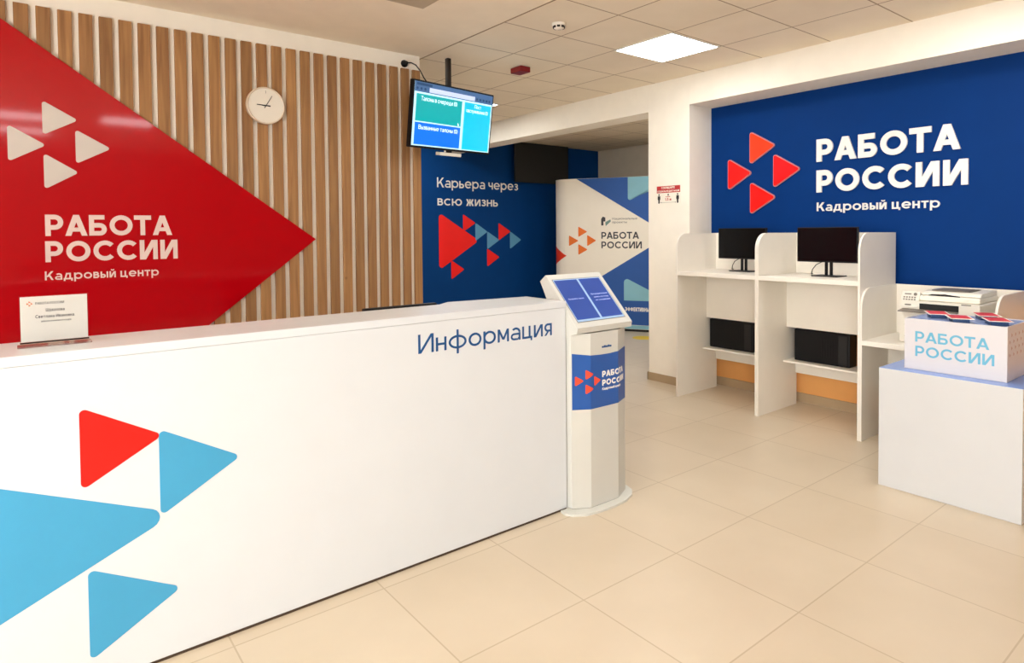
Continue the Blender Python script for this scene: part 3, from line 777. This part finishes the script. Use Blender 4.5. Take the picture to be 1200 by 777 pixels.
box(bm, -.003, .189, 2.7525, 2.7585, 1.152, 1.1565)
box(bm, -.010, .196, 2.722, 2.79, 1.1412, 1.146, .001, 1)
obj('holder', bm, 'acrylic', t)

# monitor behind the counter (only its top edge shows)
t = thing('desk_monitor', 'black monitor behind the reception counter with only its top edge showing', 'monitor', (1.66, 3.24, .75))
bm = B(); box(bm, 1.43, 1.875, 3.21, 3.245, .80, 1.1115, .004, 1); obj('screen_housing', bm, 'black', t)
bm = B(); box(bm, 1.445, 1.86, 3.245, 3.247, .815, 1.098); obj('screen', bm, 'screen_off', t)
bm = B(); box(bm, 1.62, 1.69, 3.19, 3.21, .752, .95, .003, 1); obj('stand_neck', bm, 'black', t)
bm = B(); box(bm, 1.54, 1.77, 3.16, 3.32, .7505, .76, .004, 2); obj('stand_base', bm, 'black', t)

# ================================================================== KIOSK
k_ = thing('information_kiosk', 'pale grey floor standing touch kiosk with blue sticker beside the reception desk', 'kiosk', (2.515, 2.62, 0))
KF = [(2.302, 2.66), (2.302, 2.535), (2.395, 2.480), (2.605, 2.478), (2.722, 2.535), (2.722, 2.79), (2.302, 2.79)]
FXY = frame((0, 0, 0), (1, 0, 0), (0, 1, 0), (0, 0, 1))
plate = [(2.244, 2.562), (2.238, 2.52), (2.262, 2.480), (2.32, 2.442), (2.40, 2.425), (2.52, 2.421), (2.62, 2.432), (2.70, 2.462), (2.752, 2.51), (2.772, 2.57), (2.772, 2.76), (2.74, 2.83), (2.302, 2.83), (2.302, 2.562)]
bm = B(); prism(bm, plate, FXY, 0.0005, .012); obj('base_plate', bm, 'kioskp', k_)
bm = B(); prism(bm, KF, FXY, .014, .965); obj('body', bm, 'kiosk', k_)
bm = B(); prism(bm, [(x + (.002 if x < 2.5 else -.002), y + .002) for x, y in KF], FXY, .012, .014); obj('seam', bm, 'dark', k_)
FYZ = frame((0, 0, 0), (0, 1, 0), (0, 0, 1), (1, 0, 0))
bm = B(); prism(bm, [(2.484, .972), (2.478, 1.002), (2.742, 1.272), (2.790, 1.236), (2.71, 1.10), (2.70, .955), (2.55, .955)], FYZ, 2.300, 2.722)
bmesh.ops.bevel(bm, geom=[e_ for e_ in bm.edges if len(e_.link_faces) == 2 and e_.calc_face_angle(0) > .3], offset=.004, segments=2, affect='EDGES')
hd = obj('screen_housing', bm, 'kiosk', k_)
po = Vector((2.511, 2.478, 1.002)); vu = Vector((0, .264, .270)).normalized(); LN = math.hypot(.264, .27)
FK = frame(po, (1, 0, 0), vu, Vector((0, -.270, .264)))
bm = B(); prism(bm, R_(-.188, .035, .182, LN - .036), FK, .0002, .0012); s_ = obj('screen_rim', bm, 'pgrey', hd)
bm = B(); prism(bm, R_(-.184, .039, .178, LN - .04), FK, .0012, .002); obj('display', bm, 'kline', hd)
bm = B(); prism(bm, R_(-.180, .052, -.008, LN - .046), FK, .002, .0026); obj('display_block', bm, 'ksc', hd)
bm = B(); prism(bm, R_(.008, .052, .172, LN - .046), FK, .002, .0026); obj('display_block', bm, 'ksc', hd)
letters('display_text', [('Получить талон', -.155, .19, .009, .16, .115), ('Предварительная', .03, .212, .009, .16, .13), ('запись по коду', .04, .190, .009, .16, .115), ('из сообщения', .04, .168, .009, .16, .115)], FK, 'ktext', hd, .0026, .003)
# sticker wrapped round the facets
path = [(2.302, 2.535), (2.395, 2.480), (2.605, 2.478), (2.722, 2.535)]
seg = []; acc = 0
for i in range(3):
    a, b_ = Vector(path[i]), Vector(path[i + 1]); L = (b_ - a).length; seg.append((acc, L, a, (b_ - a) / L)); acc += L
UEND = acc
def fst(u, z, c):
    for (s0, L, a, dr) in seg:
        if u <= s0 + L or s0 + L >= UEND - 1e-6:
            p = a + dr * (u - s0); n = Vector((dr.y, -dr.x)); return Vector((p.x + n.x * c, p.y + n.y * c, z))
bm = B()
ubr = [0.004, seg[1][0], seg[1][0] + .07, seg[1][0] + .14, seg[2][0], UEND - .003]
zt = [.858, .846, .842, .841, .845, .853]
for i in range(5): prism(bm, [(ubr[i] + (1e-5 if i else 0), .553), (ubr[i + 1] - 1e-5, .553), (ubr[i + 1] - 1e-5, zt[i + 1]), (ubr[i] + (1e-5 if i else 0), zt[i])], fst, .0003, .0015)
st = obj('sticker', bm, 'sticker', k_)
def udiv(poly, cuts):
    out = [poly]
    for cu in cuts:
        nx = []
        for p in out:
            for sgn in (1, -1):
                q = []
                for i in range(len(p)):
                    a, b_ = p[i], p[(i + 1) % len(p)]
                    ia, ib = sgn * (a[0] - cu) <= 0, sgn * (b_[0] - cu) <= 0
                    if ia: q.append(a)
                    if ia != ib:
                        tt = (cu - a[0]) / (b_[0] - a[0]); q.append((cu, a[1] + tt * (b_[1] - a[1])))
                if len(q) > 2 and max(x for x, _ in q) - min(x for x, _ in q) > 1e-5: nx.append(q)
        out = nx
    return out
def shr(p, cu):     # keep a polygon strictly on its own facet
    m_ = sum(x for x, _ in p) / len(p)
    return [((x - 2e-5 if m_ < cu else x + 2e-5) if abs(x - cu) < 1e-6 else x, y) for x, y in p]
cuts = [seg[1][0], seg[2][0]]
def stk(name, pl, m):
    bm = B(); parts = [[], [], []]
    for p in pl:
        for q in udiv(p, cuts):
            for cu in cuts: q = shr(q, cu)
            mx_ = sum(x for x, _ in q) / len(q)
            parts[(mx_ > cuts[0]) + (mx_ > cuts[1])].append(q)
    for g_ in parts:
        if g_: polys(bm, g_, fst, .0015, .0023)
    return obj(name, bm, m, st)
E0 = .020
for (u0, z0) in ((E0, .684), (E0 + .058, .717), (E0 + .112, .678), (E0 + .058, .638)):
    stk('emblem_triangle', [tri(u0, u0 + .046, z0, z0 + .05, .005)], 'sred')
TX = seg[1][0] + .085
stk('lettering', text('РАБОТА', TX, .716, .033, .24, .205), 'letter')
stk('lettering', text('РОССИИ', TX, .668, .033, .24, .215), 'letter')
stk('small_lettering', text('Кадровый центр', TX, .644, .014, .2, .16), 'letter')
bm = B()
for q in range(5): prism(bm, round_poly(R_(TX + .0 + q * .015, .877, TX + .013 + q * .015, .887 + (q % 2) * .003), .002, 2), fst, .0, .0015)
o = obj('maker_badge', bm, 'infob', k_)

# ================================================================== WORKSTATIONS
def sidep(bm, x0, h, r, y0, y1, depth=.6):
    pts = round_poly([(x0, 0), (x0 + depth, 0), (x0 + depth, h), (x0, h)], [0, 0, 0, r], 10)
    prism(bm, pts, frame((0, 0, 0), (1, 0, 0), (0, 0, 1), (0, -1, 0)), -y1, -y0)
PT = .0145
def station(y0, y1, label):
    t = thing('workstation', label, 'workstation', (4.65, (y0 + y1) / 2, 0), 'standing workstations along the blue wall')
    for a in (y0 + .0005, y1 - PT - .0005):
        bm = B(); sidep(bm, 4.65, 1.49, .13, a, a + PT); obj('side_panel', bm, 'cream', t)
    i0, i1 = y0 + PT + .0005, y1 - PT - .0005
    bm = B(); box(bm, 4.652, 5.232, i0, i1, 1.11, 1.146, .0015, 1); obj('desktop', bm, 'cream', t)
    bm = B(); box(bm, 5.234, 5.25, i0, i1, 1.11, 1.49); obj('back_panel', bm, 'cream', t)
    bm = B(); box(bm, 5.085, 5.101, i0, i1, .69, 1.11); obj('modesty_panel', bm, 'cream', t)
    bm = B(); box(bm, 5.03, 5.25, i0, i1, .395, .411, .001, 1); obj('shelf', bm, 'cream', t)
    bm = B(); box(bm, 5.234, 5.25, i0, i1, .275, .395); obj('lower_rail', bm, 'cream', t)
    return t
s2 = station(2.066, 2.881, 'white standing workstation next to the printer desk')
dup(s2, (4.65, (2.066 + 2.881) / 2 + .8165, 0), 'white standing workstation beside the cream pillar')
t = thing('printer_desk', 'low white desk with rounded side panels holding the printer', 'desk', (4.65, 1.66, 0))
for a in (2.051, 1.246):
    bm = B(); sidep(bm, 4.65, 1.095, .14, a, a + PT); obj('side_panel', bm, 'cream', t)
i0, i1 = 1.246 + PT, 2.051
bm = B(); box(bm, 4.652, 5.232, i0, i1, .69, .724, .0015, 1); obj('desktop', bm, 'cream', t)
bm = B(); box(bm, 5.234, 5.25, i0, i1, .69, 1.095); obj('back_panel', bm, 'cream', t)
bm = B(); box(bm, 5.085, 5.101, i0, i1, .33, .69); obj('modesty_panel', bm, 'cream', t)

# monitors
def monitor(cx, cy, label):
    z = 1.146
    t = thing('computer_monitor', label, 'monitor', (cx, cy, z), 'monitors on the workstations')
    bm = B(); box(bm, cx - .035, cx - .008, cy - .24, cy + .24, z + .112, z + .388, .004, 2); obj('screen_housing', bm, 'black', t)
    bm = B(); box(bm, cx - .0362, cx - .0352, cy - .232, cy + .232, z + .124, z + .381); obj('screen', bm, 'screen_off', t)
    for s in (-.022, .017):
        bm = B(); box(bm, cx - .004, cx + .010, cy + s - .011, cy + s + .011, z + .006, z + .25, .002, 1); obj('stand_column', bm, 'black', t)
    bm = B(); box(bm, cx - .07, cx + .09, cy - .105, cy + .105, z + .0005, z + .008, .003, 2); obj('stand_base', bm, 'black', t)
    bm = B(); tube(bm, [(cx + .02, cy + .02, z + .12), (cx + .03, cy + .07, z + .11), (cx + .06, cy + .13, z + .085), (cx + .10, cy + .18, z + .045), (cx + .13, cy + .205, z + .006), (cx + .18, cy + .22, z + .005)], .0035); obj('cable', bm, 'black', t, True)
    return t
m2 = monitor(4.955, 2.445, 'black monitor on the workstation next to the printer desk')
dup(m2, (5.035, 3.25, 1.146), 'black monitor on the workstation beside the pillar, partly hidden by a divider')

# computers on the shelves
def pc(y0, y1, label):
    t = thing('computer_case', label, 'computer', (5.2, (y0 + y1) / 2, .411), 'computers on the low shelves')
    bm = B(); box(bm, 5.108, 5.232, y0, y1, .4115, .68, .008, 2); obj('case', bm, 'black', t)
    bm = B(); box(bm, 5.1062, 5.108, y0 + .02, y0 + .09, .43, .66, .0008, 1); obj('front_bezel', bm, 'blackm', t)
    bm = B()
    for q in range(6): box(bm, 5.1064, 5.1076, y0 + .12 + q * .022, y0 + .13 + q * .022, .47, .62)
    obj('vent_slots', bm, 'black', t)
    return t
c2 = pc(2.345, 2.81, 'black computer case on the shelf of the workstation next to the printer desk')
dup(c2, (5.2, 3.43, .411), 'black computer case on the shelf of the workstation beside the pillar')

# ---------------- printer
t = thing('printer', 'cream white multifunction printer on the low desk behind the leaflet box', 'printer', (4.98, 1.61, .724))
PX, PY0, PY1 = 4.80, 1.38, 1.86
bm = B()
pz = .7285
prism(bm, round_poly([(PY0, pz), (PY1, pz), (PY1, 1.02), (PY0, 1.02)], .012, 3), frame((PX, 0, 0), (0, 1, 0), (0, 0, 1), (1, 0, 0)), .0, .40)
obj('body', bm, 'printer', t)
bm = B()
for yy in (PY0 + .04, PY1 - .04):
    for xx in (PX + .04, PX + .36): lathe(bm, [(.015, 0), (.015, .005)], frame((xx, yy, .7245), (1, 0, 0), (0, 1, 0), (0, 0, 1)), 12)
obj('feet', bm, 'pgrey', t)
# scanner deck and feeder lid
bm = B(); box(bm, PX + .03, PX + .40, PY0 + .01, PY1 - .115, 1.022, 1.058, .008, 2); obj('scanner_deck', bm, 'printer', t)
bm = B(); prism(bm, round_poly([(PX + .05, 1.06), (PX + .39, 1.06), (PX + .39, 1.092), (PX + .09, 1.085)], .006, 2), frame((0, 0, 0), (1, 0, 0), (0, 0, 1), (0, -1, 0)), -(PY1 - .12), -(PY0 + .015))
lid = obj('feeder_lid', bm, 'printer', t)
bm = B(); box(bm, PX + .12, PX + .34, 1.47, 1.70, 1.089, 1.0935); obj('feeder_slot', bm, 'pgrey', lid)
bm = B(); prism(bm, [(1.51, 1.058), (1.70, 1.060), (1.68, 1.069), (1.60, 1.072), (1.51, 1.063)], frame((PX + .055, 0, 0), (0, 1, 0), (0, 0, 1), (-1, 0, 0)), 0, .012); obj('lid_grip', bm, 'blackm', lid)
# tilted control panel
fp = frame((PX + .02, PY1 - .0025, .965), (0, -1, 0), (-.0 + .35, 0, .94), (-.94, 0, .35))
bm = B(); prism(bm, round_poly(R_(0, 0, .115, .115), .006, 3), fp, -.03, .028); cp = obj('control_panel', bm, 'ppanel', t)
bm = B(); prism(bm, R_(.02, .09, .062, .098), fp, .028, .029); obj('display', bm, 'pgrey', cp)
bm = B()
for r_ in range(3):
    for q in range(5): prism(bm, R_(.014 + q * .017, .034 + r_ * .016, .025 + q * .017, .043 + r_ * .016), fp, .028, .0295)
prism(bm, R_(.03, .012, .07, .022), fp, .028, .0295)
obj('buttons', bm, 'pgrey', cp)
bm = B(); prism(bm, [(.088 + .011 * math.cos(q * PI / 8), .094 + .011 * math.sin(q * PI / 8)) for q in range(16)], fp, .028, .031); obj('dial_button', bm, 'pgrey', cp)
# output slot
bm = B(); box(bm, PX - .002, PX + .001, 1.50, 1.735, .965, 1.005, .0005, 1); obj('output_slot', bm, 'blackm', t)
bm = B(); prism(bm, [(PX - .002, .965), (PX - .09, .955), (PX - .09, .949), (PX - .002, .957)], frame((0, 0, 0), (1, 0, 0), (0, 0, 1), (0, -1, 0)), -1.84, -1.50); obj('output_tray', bm, 'pgrey', t)
bm = B(); box(bm, PX - .003, PX + .001, 1.43, 1.485, 1.026 - .015, 1.033 - .015); obj('badge', bm, 'pgrey', t)
bm = B(); box(bm, PX - .001, PX + .001, PY0 + .03, PY1 - .03, .85, .853); box(bm, PX - .001, PX + .001, PY0 + .03, PY1 - .03, .77, .773); obj('drawer_lines', bm, 'pgrey', t)

# ---------------- counter block, box, booklets
t = thing('display_counter', 'white block counter with blue top standing in front of the workstations', 'counter', (4.25, 1.29, 0))
bm = B(); box(bm, 3.946, 4.55, .944, 1.641, .0005, .698, .0012, 1); obj('body', bm, 'white', t)
bm = B(); box(bm, 3.948, 4.548, .946, 1.639, .698, .7005); obj('top_sheet', bm, 'bluetop', t)
BZ = .7012
t = thing('leaflet_box', 'white card box with pale blue lettering on the blue topped counter', 'box', (4.24, 1.287, BZ))
bm = B()
bx0, bx1, by0, by1, bz1 = 4.04, 4.43, 1.037, 1.538, .995
box(bm, bx0, bx0 + .006, by0, by1, BZ, bz1); box(bm, bx1 - .006, bx1, by0, by1, BZ, bz1)
box(bm, bx0 + .006, bx1 - .006, by0, by0 + .006, BZ, bz1); box(bm, bx0 + .006, bx1 - .006, by1 - .006, by1, BZ, bz1)
box(bm, bx0 + .006, bx1 - .006, by0 + .006, by1 - .006, BZ, BZ + .006)
obj('box_walls', bm, 'boxw', t)
bm = B(); box(bm, bx0 + .007, bx1 - .007, by0 + .007, by1 - .007, bz1 - .012, bz1 - .004); obj('inner_tray', bm, 'boxtop', t)
FBX = frame((bx0, 0, 0), (0, -1, 0), (0, 0, 1), (-1, 0, 0))
letters('lettering', [('РАБОТА', -1.481, .863, .061, .185, .364), ('РОССИИ', -1.480, .779, .061, .185, .386)], FBX, 'boxtext', t, 0, .001)
FBS = frame((0, by0, 0), (1, 0, 0), (0, 0, 1), (0, -1, 0))
bm = B()
for r_ in range(4):
    for q in range(5): prism(bm, tri(4.075 + q * .065 + (r_ % 2) * .03, 4.095 + q * .065 + (r_ % 2) * .03, .83 + r_ * .035, .85 + r_ * .035, .002), FBS, 0, .0008)
obj('side_print', bm, 'boxdot', t)

def booklet(x, y, ang, label):
    z = bz1 - .004
    t = thing('leaflet_stack', label, 'leaflets', (x, y, z + .0005), 'leaflet stacks on the white box')
    rot = Matrix.Translation((x, y, 0)) @ Matrix.Rotation(ang, 4, 'Z')
    bm = B()
    for q in range(4): box(bm, -.06 + .001 * (q % 2), .06, -.04, .04 - .001 * (q % 2), z + .0005 + q * .006, z + .0062 + q * .006, rot=rot)
    obj('pages', bm, 'book', t)
    bm = B(); box(bm, -.088, .08, -.056, .056, z + .0248, z + .0275, rot=rot); obj('cover', bm, 'signwhite', t)
    bm = B(); box(bm, -.077, .08, -.048, .048, z + .0275, z + .0282, rot=rot); obj('cover_print', bm, 'bookr', t)
    return t
ang = math.radians(28)
booklet(4.235, 1.435, ang, 'red covered leaflet stack at the printer end of the white box')
booklet(4.12, 1.285, ang, 'red covered leaflet stack nearest the front edge of the white box')
booklet(4.35, 1.22, ang, 'red covered leaflet stack at the back of the white box')
booklet(4.15, 1.115, ang, 'red covered leaflet stack at the end of the white box away from the printer')
